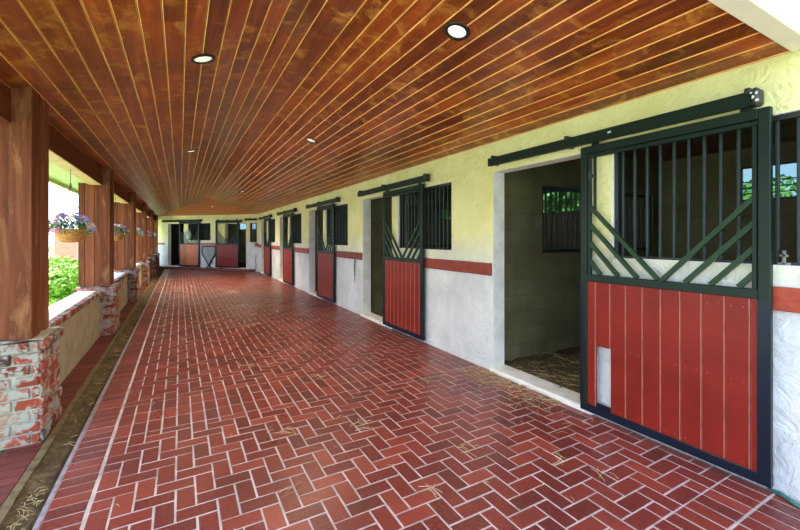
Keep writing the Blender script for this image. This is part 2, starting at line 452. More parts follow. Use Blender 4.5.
w = MB(); wall(w, 0, SY+1.2, 2.78, 0, .17, ops, 'stucco', 'white')
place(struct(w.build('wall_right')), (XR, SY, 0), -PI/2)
FOPS = [(.74, 1.80, .10, 2.2), (2.07, 3.49, 1.39, 2.21), (4.37, 5.59, .10, 2.17), (5.80, 6.20, 1.3, 2.19)]
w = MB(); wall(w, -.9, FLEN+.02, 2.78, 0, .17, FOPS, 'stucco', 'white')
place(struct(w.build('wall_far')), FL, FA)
# white thresholds in the doorways
th = MB()
for k in range(5): th.box((XR-.035, 2.10+3.6*k, -.02), (XR+.2, 3.36+3.6*k, .045), 'white', bev=.01)
struct(th.build('trim_1'))
th = MB()
for a, b in ((.70, 1.84), (4.33, 5.63)): th.box((a, -.04, .09), (b, .2, .13), 'white', bev=.008)
place(struct(th.build('trim_2')), FL, FA)

# stall partitions with a barred upper opening, rear wall with high windows
pw = MB()
for k in range(-1, 5):
    y = 3.45+3.6*k
    ops2 = [(.77, 3.3, 1.31, 2.17)] if 0 <= k < 4 else []
    m2 = MB(); wall(m2, .0, 3.5, 2.78, 0, .12, ops2, 'block')
    o = place(struct(m2.build('wall_partition')), (XR+.17, y, 0), 0)
    if ops2:
        g = MB()
        g.box((.77, .02, 1.31), (3.3, .10, 1.35), 'dark'); g.box((.77, .02, 2.13), (3.3, .10, 2.17), 'dark')
        g.box((.77, .02, 1.35), (.81, .10, 2.13), 'dark'); g.box((3.26, .02, 1.35), (3.3, .10, 2.13), 'dark')
        wi = place(struct(g.build('window_frame_partition')), (XR+.17, y, 0), 0); wi.name = 'window_%d' % (20+k)
        s = .90
        bm_ = MB()
        while s < 3.24: bm_.box((s-.008, .045, 1.35), (s+.008, .07, 2.13), 'bar'); s += .10
        bm_.build('bars', wi)
rw = MB(); rops = [(SY-(2.42+3.6*k), SY-(1.10+3.6*k), 2.0, 2.47) for k in range(5)]
wall(rw, .0, SY+.3, 2.78, 0, .15, rops, 'block')
place(struct(rw.build('wall_back')), (6.70, SY, 0), -PI/2)
for k in range(5):
    g = MB(); a, b = SY-(2.42+3.6*k), SY-(1.10+3.6*k)
    g.box((a, .03, 2.0), (b, .07, 2.025), 'dark'); g.box((a, .03, 2.445), (b, .07, 2.47), 'dark')
    g.box((a, .03, 2.025), (a+.03, .07, 2.445), 'dark'); g.box((b-.03, .03, 2.025), (b, .07, 2.445), 'dark'); g.box(((a+b)/2-.015, .03, 2.025), ((a+b)/2+.015, .07, 2.445), 'dark')
    wi = place(struct(g.build('window_%d' % (30+k))), (6.70, SY, 0), -PI/2)
    pb = MB(); pb.box((a+.02, .074, 2.01), (b-.02, .078, 2.46), 'pane'); pb.build('pane', wi)
    for z in (2.10, 2.18, 2.26):
        bb = MB(); bb.box((a+.03, .04, z-.006), (b-.03, .055, z+.006), 'dark'); bb.build('bar', wi)
# far stalls' room
fr = MB()
wall(fr, -.9, 6.4, 2.78, 3.5, 3.65, [(1.90, 3.15, 1.98, 2.34)], 'block')
fr.box((-.9, .17, 0), (-.78, 3.5, 2.78), 'block'); fr.box((6.32, .17, 0), (6.44, 3.5, 2.78), 'block')
place(struct(fr.build('wall_far_stall')), FL, FA)
g = MB(); g.box((1.90, 3.53, 1.98), (3.15, 3.57, 2.0), 'dark'); g.box((1.90, 3.53, 2.32), (3.15, 3.57, 2.34), 'dark'); g.box((2.5, 3.53, 2.0), (2.54, 3.57, 2.32), 'dark')
wi = place(struct(g.build('window_40')), FL, FA); pb = MB(); pb.box((1.9, 3.575, 1.98), (3.15, 3.58, 2.34), 'pane'); pb.build('pane', wi)
fc = MB(); fc.box((-.9, .17, 2.70), (6.44, 3.65, 2.76), 'darkwood')
place(struct(fc.build('ceiling_far_stall')), FL, FA)
sc_ = MB(); x = XR+.17
while x < 6.69: sc_.box((x, -.4, 2.72), (min(x+.138, 6.7), 18.3, 2.76), 'darkwood'); x += .142
struct(sc_.build('ceiling_stall'))

# ------------------------------------------------------------------ ceiling of boards with chamfered edges
cm = MB()
def plank(m, P, Q, wv, nrm, mat, edge, wdt):
    """board from P to Q (centre lines of its two side edges given as corner quads)"""
def strip(m, a0, a1, b0, b1, nrm, mat='ceil', edge='ceil_edge', rnd=None, e=.0064, dp=.006):
    """quad a0->a1 (one side), b0->b1 (other side); visible face towards -nrm, sides chamfered up into a V groove"""
    a0, a1, b0, b1 = map(Vector, (a0, a1, b0, b1)); n = Vector(nrm)
    wv0 = (b0-a0); wv1 = (b1-a1)
    t0 = min(e/max(wv0.length, 1e-6), .45); t1 = min(e/max(wv1.length, 1e-6), .45)
    r = random.random() if rnd is None else rnd
    i0, i1, j0, j1 = a0+wv0*t0, a1+wv1*t1, b0-wv0*t0, b1-wv1*t1
    m.solid([i0, i1, j1, j0], [(0, 1, 2, 3)], mat, r)
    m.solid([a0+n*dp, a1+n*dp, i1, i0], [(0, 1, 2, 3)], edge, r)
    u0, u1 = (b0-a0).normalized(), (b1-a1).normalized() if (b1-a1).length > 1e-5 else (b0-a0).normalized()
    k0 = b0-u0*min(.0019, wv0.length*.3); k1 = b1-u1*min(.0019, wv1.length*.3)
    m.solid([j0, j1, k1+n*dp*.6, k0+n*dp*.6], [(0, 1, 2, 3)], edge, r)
    m.solid([k0+n*dp*.6, k1+n*dp*.6, b1+n*dp, b0+n*dp], [(0, 1, 2, 3)], 'gap', r)
def runs(ya, yb):
    out = []; y = ya+random.uniform(-2.5, 0)
    while y < yb:
        y2 = y+random.choice((2.4, 3.0, 3.6, 4.2)); out.append((max(y, ya), min(y2, yb))); y = y2
    return [q for q in out if q[1]-q[0] > .02]
NL = Vector((-MS, 0, 1)).normalized(); NR = Vector((MS, 0, 1)).normalized()
zl = lambda x: RIDGE-MS*(RL-x)
zr = lambda x: RIDGE-MS*(x-RR)
def yl(x): t = (RL-x)/(RL-FL.x); return Y1+(FL.y-Y1)*t        # hip line, left
def yr(x): t = (x-RR)/(FR.x-RR); return Y1+(FR.y-Y1)*t
PW = .1215
x = RL
while x > -1.14:
    x2 = max(x-PW, -1.16)
    for ya, yb in runs(Y0, yl(x)+.0):
        yy = yb if yb < yl(x)-.01 else yl(x); y2 = yb if yb < yl(x)-.01 else yl(x2)
        strip(cm, (x, ya, zl(x)), (x, yy, zl(x)), (x2, ya, zl(x2)), (x2, y2, zl(x2)), NL)
    x = x2
x = RR
while x < XR:
    x2 = min(x+PW, XR+.005)
    for ya, yb in runs(Y0, yr(x)):
        last = yb >= yr(x)-.01
        strip(cm, (x, ya, zr(x)), (x, yr(x) if last else yb, zr(x)), (x2, ya, zr(x2)), (x2, yr(x2) if last else yb, zr(x2)), NR)
    x = x2
for ya, yb in runs(Y0, Y1): strip(cm, (RL, ya, RIDGE), (RL, yb, RIDGE), (RR, ya, RIDGE), (RR, yb, RIDGE), (0, 0, 1))
# hip end
AL = Vector((FL.x-.14, yl(FL.x-.14), EAVE+.0)); AL = Vector((FL.x, FL.y, zl(FL.x))); AR = Vector((FR.x, FR.y, zr(FR.x)))
TL, TR = Vector((RL, Y1, RIDGE)), Vector((RR, Y1, RIDGE)); hn = Vector((0, 0, 1)); K = 22
for k in range(K):
    t0, t1 = k/K, (k+1)/K
    strip(cm, AL.lerp(TL, t0), AR.lerp(TR, t0), AL.lerp(TL, t1), AR.lerp(TR, t1), hn, 'hip')
struct(cm.build('ceiling', fix=False))

# roof above everything (keeps the daylight out)
rf = MB(); up = .12
def slab(m, q, th, mat):
    q = [Vector(p) for p in q]; m.solid(q+[p+Vector((0, 0, th)) for p in q], [(0, 1, 2, 3), (7, 6, 5, 4), (0, 4, 5, 1), (1, 5, 6, 2), (2, 6, 7, 3), (3, 7, 4, 0)], mat)
slab(rf, [(-1.75, Y0-.05, 2.46), (-1.75, 24.6, 2.46), (RL, 24.6, RIDGE+up), (RL, Y0-.05, RIDGE+up)], .08, 'roof')
slab(rf, [(RL, Y0-.05, RIDGE+up), (RL, 24.6, RIDGE+up), (XR+.3, 24.6, 2.80), (XR+.3, Y0-.05, 2.80)], .08, 'roof')
slab(rf, [(XR, -.6, 2.79), (XR, 28, 2.79), (7.2, 28, 2.79), (7.2, -.6, 2.79)], .1, 'roof')
slab(rf, [(-1.6, 23, 3.3), (-1.6, 29, 3.3), (7.0, 29, 3.3), (7.0, 19, 3.3)], .1, 'roof')
struct(rf.build('roof'))
# soffit outside the left header
sfb = MB(); sfb.box((-1.58, Y0-.1, 2.335), (-1.2, 24, 2.35), 'soffit'); sfb.box((-1.62, Y0-.1, 2.29), (-1.58, 24, 2.55), 'soffit')
struct(sfb.build('trim_3'))
# front beam across the open end
fbm = MB()
fbm.box((-1.7, .755, 2.565), (XR+.002, .862, 3.4), 'fascia', bev=.008)
struct(fbm.build('trim_4'))

# rails on the walls (red boards)
rl = MB()
for k in range(5):
    rl.box((SY-((.97 if k == 0 else 1.15)+3.6*k), -.028, 1.075), (SY-(-.26+3.6*k), -.001, 1.215), 'rail', bev=.004)
rl.box((0.04, -.028, 1.075), (SY-17.75, -.001, 1.215), 'rail', bev=.004)
place(struct(rl.build('trim_5')), (XR, SY, 0), -PI/2)
rl = MB()
rl.box((-.1, -.028, 1.16), (.5, -.001, 1.26), 'railwood', bev=.004); rl.box((2.95, -.03, 1.13), (4.1, -.001, 1.27), 'railwood', bev=.004)
rl.box((6.1, -.04, 1.13), (6.25, -.001, 1.27), 'rail', bev=.004)
place(struct(rl.build('trim_6')), FL, FA)

# ------------------------------------------------------------------ barred stall windows
def window(nm, s0, s1, z0, z1, loc, rz, first=None, pitch=.094):
    f = MB(); e = .035
    f.box((s0, .03, z0), (s0+e, .11, z1), 'dark'); f.box((s1-e, .03, z0), (s1, .11, z1), 'dark')
    f.box((s0+e, .03, z1-e), (s1-e, .11, z1), 'dark'); f.box((s0+e, .05, z0), (s1-e, .09, z0+.02), 'dark')
    w = place(struct(f.build(nm)), loc, rz)
    b0 = None; s = first if first else s0+pitch*.7
    while s < s1-e-.01:
        b = MB(); b.box((-.009, .05, z0+.018), (.009, .072, z1-e+.002), 'bar', bev=.003)
        if b0 is None: b0 = b.build('bar', w); b0.location.x = s
        else:
            c = b0.copy(); C.objects.link(c); c.location.x = s
        s += pitch
    return w
for k in range(5):
    window('window_%d' % (k+1), SY-(1.94+3.6*k), SY-(.50+3.6*k), 1.335, 2.235, (XR, SY, 0), -PI/2, SY-(1.88+3.6*k))
window('window_6', 2.07, 3.49, 1.39, 2.21, FL, FA)
window('window_7', 5.80, 6.20, 1.30, 2.19, FL, FA)

# ------------------------------------------------------------------ sliding stall doors
def make_door(W, panel, label, hole=False, extra=False, H=2.27, z0=.045, nb=10):
    """local: x along the door, y depth (-y to the aisle), z up"""
    root = thing('sliding_stall_door', label, 'door')
    t = .058; D = .02
    f = MB()
    for a in (0, W-t): f.box((a, -D, z0), (a+t, D, H), 'green', bev=.004)
    f.box((t, -D, H-.062), (W-t, D, H), 'green', bev=.004)
    f.box((t, -D*.7, H-.098), (W-t, D*.7, H-.068), 'green', bev=.003)
    f.box((t+.006, -D*.7, 1.19), (t+.03, D*.7, H-.1), 'green', bev=.003); f.box((W-t-.03, -D*.7, 1.19), (W-t-.006, D*.7, H-.1), 'green', bev=.003)
    f.build('frame', root)
    r = MB(); r.box((t, -D, 1.135), (W-t, D, 1.195), 'green', bev=.004); r.build('middle_rail', root)
    b = MB(); b.box((-.002, -D-.002, z0-.004), (W+.002, D+.002, z0+.06), 'navy', bev=.004)
    b.box((-.002, -D-.002, z0+.06), (.02, -D+.004, 1.13), 'navy'); b.box((W-t-.002, -D-.002, z0+.06), (W+.002, -D+.004, 1.13), 'navy'); b.build('bottom_rail', root)
    # boards with worn chamfered edges
    p = MB(); a, c = t, W-t; bw = (c-a)/nb; zb, zt = z0+.06, 1.135
    edge = 'red_edge' if panel == 'red' else panel
    for i in range(nb):
        q_ = [0]+[.078+.126*j_ for j_ in range(9)]; sc__ = (c-a)/1.124; x0 = a+q_[i]*sc__+.0015 if i < 9 else c-.036; x1 = (a+q_[i+1]*sc__ if i < 8 else c-.038 if i == 8 else c)-.0015; e = .005; y0, y1 = -.012, .008; rnd = random.random()
        def board(xa, xb, za, zb_, topj=None):
            vs = [(xa, y1, za), (xa, y0+e, za), (xa+e, y0, za), (xb-e, y0, za), (xb, y0+e, za), (xb, y1, za)]
            up_ = [(q[0], q[1], zb_+(topj*(j % 3-1) if topj else 0)) for j, q in enumerate(vs)]
            fs = [(0, 1, 7, 6), (1, 2, 8, 7), (2, 3, 9, 8), (3, 4, 10, 9), (4, 5, 11, 10), (5, 0, 6, 11), (0, 5, 4, 3, 2, 1), (6, 7, 8, 9, 10, 11)]
            fmm = [panel, edge, panel, edge, panel, panel, panel, panel]
            p.solid(vs+up_, fs, panel, rnd, fmm)
        if hole and i == 1:
            board(x0, x1, .61, zt); p.box((x0, -.004, zb), (x1, .006, .135), 'navy')
        else: board(x0, x1, zb, zt)
        for z in (.14, .62, 1.08):       # screw heads
            for xx in (x0+.03, x1-.03):
                if not (hole and i == 1 and z < .7): p.box((xx-.002, y0-.0015, z-.002+random.uniform(-.006, .006)), (xx+.002, y0, z+.002), edge)
    p.build('board_panel', root)
    # two fans of slanted bars meeting in a V at the middle rail
    cx = W/2+.01; zr_ = 1.197
    for sgn in (-1, 1):
        xe = t+.02 if sgn < 0 else W-t-.02
        span = abs(cx-xe)
        for k in range(4):
            ztop = zr_+span*1.03-k*.152
            xl = cx+sgn*(.012+k*.152/1.03)
            zt_ = ztop
            q = MB(); q.bar((xl, 0, zr_), (xe, 0, zt_), .030, .026, 'green_bar'); q.build('fan_bar', root)
    if extra:
        q = MB(); q.box((.115, -.008, 1.80-.07), (.132, .008, H-.1), 'green'); q.build('upright_bar', root)
        q = MB(); q.box((.075, -.03, 2.0), (.11, .0, 2.035), 'dark', bev=.006); q.box((.086, -.036, 1.98), (.10, -.02, 2.06), 'dark', bev=.003); q.build('latch', root)
    h = MB()                              # roller hangers behind the track
    for xx in (.12, W-.12): h.box((xx-.03, -.0, H-.03), (xx+.03, .018, H+.10), 'green', bev=.003); h.lathe([(0, -.012), (.03, -.012), (.03, .0), (0, .0)], 'steel', 14, (xx, .014, H+.06), 'y')
    h.build('hanger', root)
    return root
DN = -.058
d1 = make_door(1.24, 'red', 'red boarded sliding stall door, the largest, with a board cut away low down', hole=True, extra=True)
place(d1, (XR+DN, 2.17, 0), -PI/2)
dl = [None, 'red stall door slid open beside the first pale pillar with the hanging lead rope',
      'third red stall door in the row, counted from the door with the cut board',
      'fourth red stall door in the row, partly covering its dark doorway',
      'last red stall door on the long wall, next to the wall corner']
d2 = make_door(1.24, 'red', dl[1])
grp = 'sliding stall doors with red boards'
d1['group'] = grp; d2['group'] = grp
d2['label'] = 'second red sliding door from the camera, its barred top showing a cream pillar'
place(d2, (XR+DN, 5.92, 0), -PI/2)
for k, yy in ((2, 9.60), (3, 13.30), (4, 16.72)):
    c = copy_tree(d2); c.location = (XR+DN, yy, 0); c['label'] = dl[k]
da = make_door(1.30, 'orange', 'stall door with unpainted orange boards on the far wall'); da['group'] = 'stall doors on the far wall'
p = far_pt(1.56, DN); place(da, (p.x, p.y, .09), FA)
db = make_door(1.36, 'red', 'red stall door on the far wall beside the grey blanket'); db['group'] = 'stall doors on the far wall'
p = far_pt(3.87, DN); place(db, (p.x, p.y, .09), FA)
for o in (da, db): o.scale.z = .965

# overhead tracks
def make_track(L, label, big=False):
    root = thing('door_track', label, 'door track')
    b = MB(); b.box((0, -.012, -.046), (L, .012, .044), 'green', bev=.003); b.box((0, -.026, -.046), (L, -.012, -.040), 'green'); b.build('track_bar', root)
    for xx in (.05, L*.43, L-.04):
        k = MB(); k.box((xx-.014, -.02, .028), (xx+.014, .078, .066), 'dark', bev=.004)
        k.box((xx-.014, .012, -.04), (xx+.014, .078, .05), 'dark'); k.build('bracket', root)
    e = MB(); e.box((L-.022, -.032, -.05), (L+.018, .06, .056), 'dark', bev=.014)
    if big:
        for q in ((-.012, -.01, .012, .016), (.006, -.03, .014, .012), (-.02, .02, .01, .01), (.004, .012, .012, .014)):
            ch = MB(); ch.box((L+q[0], -.0345, q[1]), (L+q[0]+q[2], -.032, q[1]+q[3]), 'chip', jit=.002); ch.build('paint_chip', root)
        ch = MB(); ch.box((L*.60, -.0145, .000), (L*.60+.025, -.012, .012), 'chip', jit=.002); ch.build('paint_chip', root)
    e.build('end_stop', root)
    e = MB(); e.box((-.012, -.024, -.042), (.012, .05, .042), 'dark', bev=.008); e.build('end_cap', root)
    return root
tg = 'overhead tracks of the stall doors'
t1 = make_track(2.30, 'long green track above the nearest, largest stall door', True); place(t1, (XR-.085, 3.29, 2.335), -PI/2); t1['group'] = tg
t2 = make_track(2.36, 'green track above the second stall door and its open doorway'); place(t2, (XR-.085, 6.93, 2.335), -PI/2); t2['group'] = tg
for y, lb in ((10.47, 'green track above the third stall door'), (14.10, 'green track above the fourth stall door'), (17.72, 'green track above the last door before the wall corner')):
    c = copy_tree(t2); c.location = (XR-.085, y, 2.335); c['label'] = lb
for s, L, lb, z in ((.47, 2.5, 'green track above the orange stall door on the far wall', 2.33), (3.90, 1.5, 'green track above the red stall door on the far wall', 2.27), (5.60, .62, 'short green track over the narrow barred window by the corner', 2.33)):
    c = make_track(L, lb); q = far_pt(s, -.085); place(c, (q.x, q.y, z), FA); c['group'] = tg

# ------------------------------------------------------------------ left side: piers, posts, headers, low wall
def make_pier():
    root = thing('brick_pier', '', 'pier')
    x0, x1, L, H = -.475, 0.0, .525, .753            # local: x1 is the inner face
    b = MB(); b.box((x0+.014, .014, 0), (x1-.014, L-.014, H-.01), 'pier_mortar')
    R = 9; h = H/R
    for r in range(R):
        off = (r % 2)*.1; pj = .018 if r == R-1 else random.uniform(-.002, .002)
        def course(a0, a1, fixed, ax):
            u = a0-off
            while u < a1-.01:
                ua, ub = max(u, a0), min(u+.2, a1)
                if ub-ua > .03:
                    g = .008+random.uniform(-.003, .006); z0, z1 = r*h+.009, (r+1)*h-.006
                    q = random.uniform(-.003, .004)+pj
                    if ax == 'y': b.box((fixed-.06, ua+g, z0), (fixed+q, ub-g, z1), 'pier_brick', jit=.004, bev=.005)
                    elif ax == 'Y': b.box((fixed-q, ua+g, z0), (fixed+.06, ub-g, z1), 'pier_brick', jit=.004, bev=.005)
                    elif ax == 'x': b.box((ua+g, fixed-q, z0), (ub-g, fixed+.06, z1), 'pier_brick', jit=.004, bev=.005)
                    else: b.box((ua+g, fixed-.06, z0), (ub-g, fixed+q, z1), 'pier_brick', jit=.004, bev=.005)
                u += .2
        course(0, L, x1, 'y'); course(0, L, x0, 'Y'); course(x0+.01, x1-.01, 0, 'x'); course(x0+.01, x1-.01, L, 'X')
    b.build('brickwork', root)
    c = MB(); n_ = 7; vs = []; fs = []
    for j in range(n_+1):
        for i in range(n_+1): vs.append((x0+(x1-x0)*i/n_, L*j/n_, H-.004+random.uniform(0, .012)))
    for j in range(n_):
        for i in range(n_): q = j*(n_+1)+i; fs.append((q, q+1, q+n_+2, q+n_+1))
    c.solid(vs, fs, 'pier_mortar'); c.build('mortar_cap', root)
    return root
pl = ['nearest whitewashed brick pier, at the picture edge under the first post', 'second brick pier along the drain, under the second post', 'third brick pier along the drain', 'fourth brick pier along the drain', 'fifth brick pier along the drain, near the far wall', 'last brick pier, touching the far wall']
pier = make_pier()
for k in range(6):
    c = pier if k == 0 else copy_tree(pier)
    c.location = (XPI, PY[k], 0); c['label'] = pl[k]; c['group'] = 'brick piers along the drain'
def make_post():
    root = thing('wooden_post', '', 'post')           # local origin: inner near corner at pier top
    H = 1.862
    a = MB()
    top = lambda x: 2.609-.763-MS*(-x)-.002
    def tim(m, x0, x1, y0, y1, rnd=None):
        e = .004
        vs = [(x0+e, y0, 0), (x1-e, y0, 0), (x1, y0+e, 0), (x1, y1-e, 0), (x1-e, y1, 0), (x0+e, y1, 0), (x0, y1-e, 0), (x0, y0+e, 0)]
        m.solid(vs+[(q[0], q[1], top(q[0])) for q in vs], [(i, (i+1) % 8, 8+(i+1) % 8, 8+i) for i in range(8)]+[tuple(range(8)), tuple(range(8, 16))], 'post', rnd)
    tim(a, -.125, 0, 0, .20); a.build('near_timber', root)
    a = MB(); tim(a, -.11, -.012, .202, .30); a.build('middle_timber', root)
    a = MB(); tim(a, -.125, 0, .302, .43); a.build('rear_timber', root)
    b = MB(); x = -.127
    for i, wd in enumerate((.07, .12, .08)):
        b.box((x-wd+.003, .035, 0), (x, .40, min(top(x-wd), 1.862-.1)-.02 if i < 9 else 0), 'post', bev=.004); x -= wd
    b.build('board_panel', root)
    return root
post = make_post()
ol = ['nearest thick wooden post, standing on the whitewashed pier at the picture edge', 'second wooden post, behind the largest hanging flower basket', 'third wooden post along the open side', 'fourth wooden post along the open side', 'fifth wooden post along the open side', 'last wooden post, against the far wall']
for k in range(6):
    c = post if k == 0 else copy_tree(post)
    c.location = (-.945, PY[k]+.04, .763); c['label'] = ol[k]; c['group'] = 'wooden posts of the open side'
hb = 2.32; bays = [(Y0, PY[0]+.02)]+[(PY[k]+.49, PY[k+1]+.02) for k in range(5)]
hl = ['dark header beam at the picture edge, before the nearest post', 'dark header beam over the largest flower basket', 'dark header beam between second and third posts', 'dark header beam between third and fourth posts', 'dark header beam between fourth and fifth posts', 'dark header beam reaching the far wall']
for k, (a, b) in enumerate(bays):
    h = MB(); h.box((-1.20, 0, 0), (-1.052, b-a, .245), 'beam', bev=.005)
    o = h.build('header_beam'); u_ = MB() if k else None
    if u_: u_.box((-1.205, .0, -.012), (-1.045, b-a, -.001), 'grass_bounce', bev=.003); u_.build('lit_underside_strip', o)  # added strip whose yellow paints grass-bounced light under the header
    o.location = (0, a, hb); tag(o, hl[k], 'beam', 'header beams between the posts')
lb_ = [(PY[k]+.53, PY[k+1]-.005) for k in range(5)]
for i_, (a, b) in enumerate(lb_):
    lw = MB(); lw.box((-1.22, a, 0), (-1.068, b, .625), 'lowwall'); struct(lw.build('wall_left'))
    sl = MB()
    y = a; n_ = int((b-a)/.105)
    for i in range(n_):
        ya = a+(b-a)*i/n_; yb = a+(b-a)*(i+1)/n_
        sl.box((-1.115, ya+.004, .627), (-1.045+random.uniform(-.004, .004), yb-.005, .697), 'pier_brick', jit=.003, bev=.006)
    sl.box((-1.34, a, .625), (-1.10, b, .700), 'white', bev=.01)
    sl.box((-1.10, a, .627), (-1.052, b, .690), 'pier_mortar')
    struct(sl.build('trim_%d' % (7+i_)))

# ------------------------------------------------------------------ hanging baskets
def make_basket():
    root = thing('hanging_flower_basket', '', 'hanging basket')
    b = MB(); b.lathe([(.03, -.145), (.08, -.138), (.115, -.10), (.137, -.05), (.148, 0), (.152, .006), (.140, .004), (.125, -.02), (.0, -.03)], 'wicker', 22)
    for k in range(6): b.tube([(.151*math.cos(t), .151*math.sin(t), .0+.004*math.sin(t*8+k)) for t in [2*PI*i/24 for i in range(25)]], .006, 'wicker', 6)
    b.build('basket', root, smooth=True)
    h = MB()
    for k in range(3):
        t = 2*PI*k/3+.4; h.tube([(.148*math.cos(t), .148*math.sin(t), .0), (.0, .0, .52)], .0022, 'wire', 5)
    h.tube([(0, 0, .52), (0, 0, .73)], .003, 'wire', 5); h.tube([(0, 0, .50), (.012, 0, .53), (0, 0, .56), (-.012, 0, .53), (0, 0, .50)], .004, 'wire', 5)
    h.build('hanging_wire', root)
    def leaf(m, c, d, L, W, mat):
        d = d.normalized(); s_ = d.cross(Vector((random.uniform(-1, 1), random.uniform(-1, 1), random.uniform(.2, 1)))).normalized()*W/2
        c = Vector(c); m.face([c, c+d*L*.5+s_, c+d*L, c+d*L*.5-s_], mat)
    f = MB()
    for i in range(520):
        t = random.uniform(0, 2*PI); r = .16*random.random()**.5; z = .015+.13*(1-(r/.2)**2)*random.random()
        if random.random() < .25: r = random.uniform(.14, .19); z = random.uniform(-.06, .05)
        leaf(f, (r*math.cos(t), r*math.sin(t), z), Vector((math.cos(t), math.sin(t), random.uniform(-.3, 1.2))), random.uniform(.03, .06), random.uniform(.012, .022), 'leafy')
    f.build('foliage', root, fix=False)
    proto = {}
    for mat in ('fl_blue', 'fl_white', 'fl_pink'):
        q = MB()
        for k in range(5):
            t = 2*PI*k/5; a = Vector((math.cos(t), math.sin(t), 0)); s_ = Vector((-a.y, a.x, 0))
            q.face([(0, 0, 0), a*.013+s_*.011+Vector((0, 0, .004)), a*.024+Vector((0, 0, .007)), a*.013-s_*.011+Vector((0, 0, .004))], mat)
        q.lathe([(.005, 0), (.004, .005), (0, .007)], 'fl_white', 8)
        proto[mat] = q
    first = {}
    for i in range(84):
        mat = random.choice(('fl_blue', 'fl_blue', 'fl_white', 'fl_white', 'fl_pink'))
        if mat not in first: o = first[mat] = proto[mat].build('flower', root, fix=False)
        else: o = first[mat].copy(); C.objects.link(o); o.parent = root
        t = random.uniform(0, 2*PI); e = random.uniform(.0, 1.35); R_ = random.uniform(.9, 1.1)
        o.location = (.205*R_*math.cos(t)*math.cos(e), .205*R_*math.sin(t)*math.cos(e), -.01+.20*R_*math.sin(e))
        o.rotation_euler = (random.uniform(-.4, .4)-math.sin(t)*math.cos(e)*1.2, math.cos(t)*math.cos(e)*1.2, random.uniform(0, 6)); s_ = random.uniform(1.0, 1.6); o.scale = (s_, s_, s_)
    return root
bk = make_basket()
bl = ['largest hanging basket of blue and white flowers, between first and second posts', 'hanging flower basket just beyond the second post', 'hanging flower basket just beyond the third post', 'hanging flower basket just beyond the fourth post', 'smallest hanging flower basket, beyond the fifth post']
for k in range(5):
    c = bk if k == 0 else copy_tree(bk)
    c.location = (-1.12, 5.90+PIT*k, 1.59); c.rotation_euler = (0, 0, k*1.3); c['label'] = bl[k]; c['group'] = 'flower baskets hanging in the openings'

# ------------------------------------------------------------------ recessed lamps
def make_lamp(lens='lens'):
    root = thing('recessed_ceiling_light', '', 'ceiling light')
    r = MB(); r.lathe([(.066, .012), (.066, -.004), (.072, -.009), (.092, -.006), (.096, .002)], 'bronze', 28); r.build('trim_ring', root, smooth=True)
    l = MB(); l.lathe([(.067, .002), (.05, -.004), (.025, -.008), (0, -.009)], lens, 24); l.build('lens', root, smooth=True)
    return root
lamp = make_lamp()
ll = ['lit recessed light nearest the front beam, the brightest round lamp', 'recessed light on the same ceiling slope, further down the aisle', 'recessed light nearest the posts, showing a thin bright oval', 'faint recessed light on the post side, further down the aisle',
      'tiny recessed light on the stall side, added to brighten the far end of the ceiling', 'tiny recessed light on the post side, added to brighten the far end of the ceiling']
for k, (x, y) in enumerate(((1.71, 2.22), (1.71, 5.76), (.16, 3.49), (.16, 7.28), (1.71, 13.1), (.16, 14.8))):  # last two lamps are added, and stronger, to light the far end
    c = lamp if k == 0 else copy_tree(lamp)
    z = zr(x) if x > 1 else zl(x); ang = math.atan(MS) if x > 1 else -math.atan(MS)
    c.location = (x, y, z-.003); c.rotation_euler = (0, ang, 0); c['label'] = ll[k]; c['group'] = 'recessed lights in the board ceiling'
    li = bpy.data.lights.new('lamp', 'SPOT'); li.energy = 62 if y < 12 else 380; li.color = (1, .86, .58); li.spot_size = 2.3; li.spot_blend = .6; li.shadow_soft_size = .06
    lo = bpy.data.objects.new('lamp_light', li); C.objects.link(lo); lo.location = (0, 0, -.03); lo.parent = c
c = make_lamp('lens_dim'); c['label'] = 'tiny recessed light in the triangular end of the ceiling'; c['group'] = 'recessed lights in the board ceiling'
hm = (AL.lerp(TL, .55)+AR.lerp(TR, .55))*.5; hm = AL.lerp(TL, .55).lerp(AR.lerp(TR, .55), .62)
nrm = (AR-AL).cross(TL-AL).normalized()
if nrm.z < 0: nrm = -nrm
c.rotation_mode = 'QUATERNION'; c.rotation_quaternion = nrm.to_track_quat('Z', 'Y'); c.location = hm-nrm*.004; c.scale = (.7, .7, .7)

# ------------------------------------------------------------------ small things
rp = MB()
pts = [(-.004-.0, 0, 0), (-.012, .0, -.10), (-.008, .004, -.22), (-.014, -.002, -.33)]
rp.tube(pts, .012, 'rope', 6); rp.tube([(-.012, .012, -.02), (-.014, .01, -.16), (-.012, .006, -.27)], .009, 'rope', 6)
r_ = thing('lead_rope', 'grey lead rope with a snap hook hanging from the red rail', 'rope', (XR-.03, 7.23, 1.075))
rp.build('rope', r_, smooth=True)
hk = MB(); hk.tube([(-.013, 0, -.33), (-.013, .018, -.35), (-.013, .022, -.39), (-.013, .0, -.41), (-.013, -.018, -.385), (-.013, -.012, -.36)], .005, 'steel', 6); hk.tube([(-.013, 0, -.41), (-.013, .0, -.47)], .007, 'steel', 6); hk.build('snap_hook', r_, smooth=True)
q = far_pt(6.16, -.03)
cb = MB(); cb.tube([(0, 0, .75), (.01, 0, .6), (-.03, 0, .45), (.03, -.01, .32), (.0, 0, .2), (-.02, 0, .12)], .012, 'cable', 6)
o = place(cb.build('hanging_cable', smooth=True), (q.x, q.y, 0), FA); tag(o, 'black cable hanging on the far wall beside the corner', 'cable')
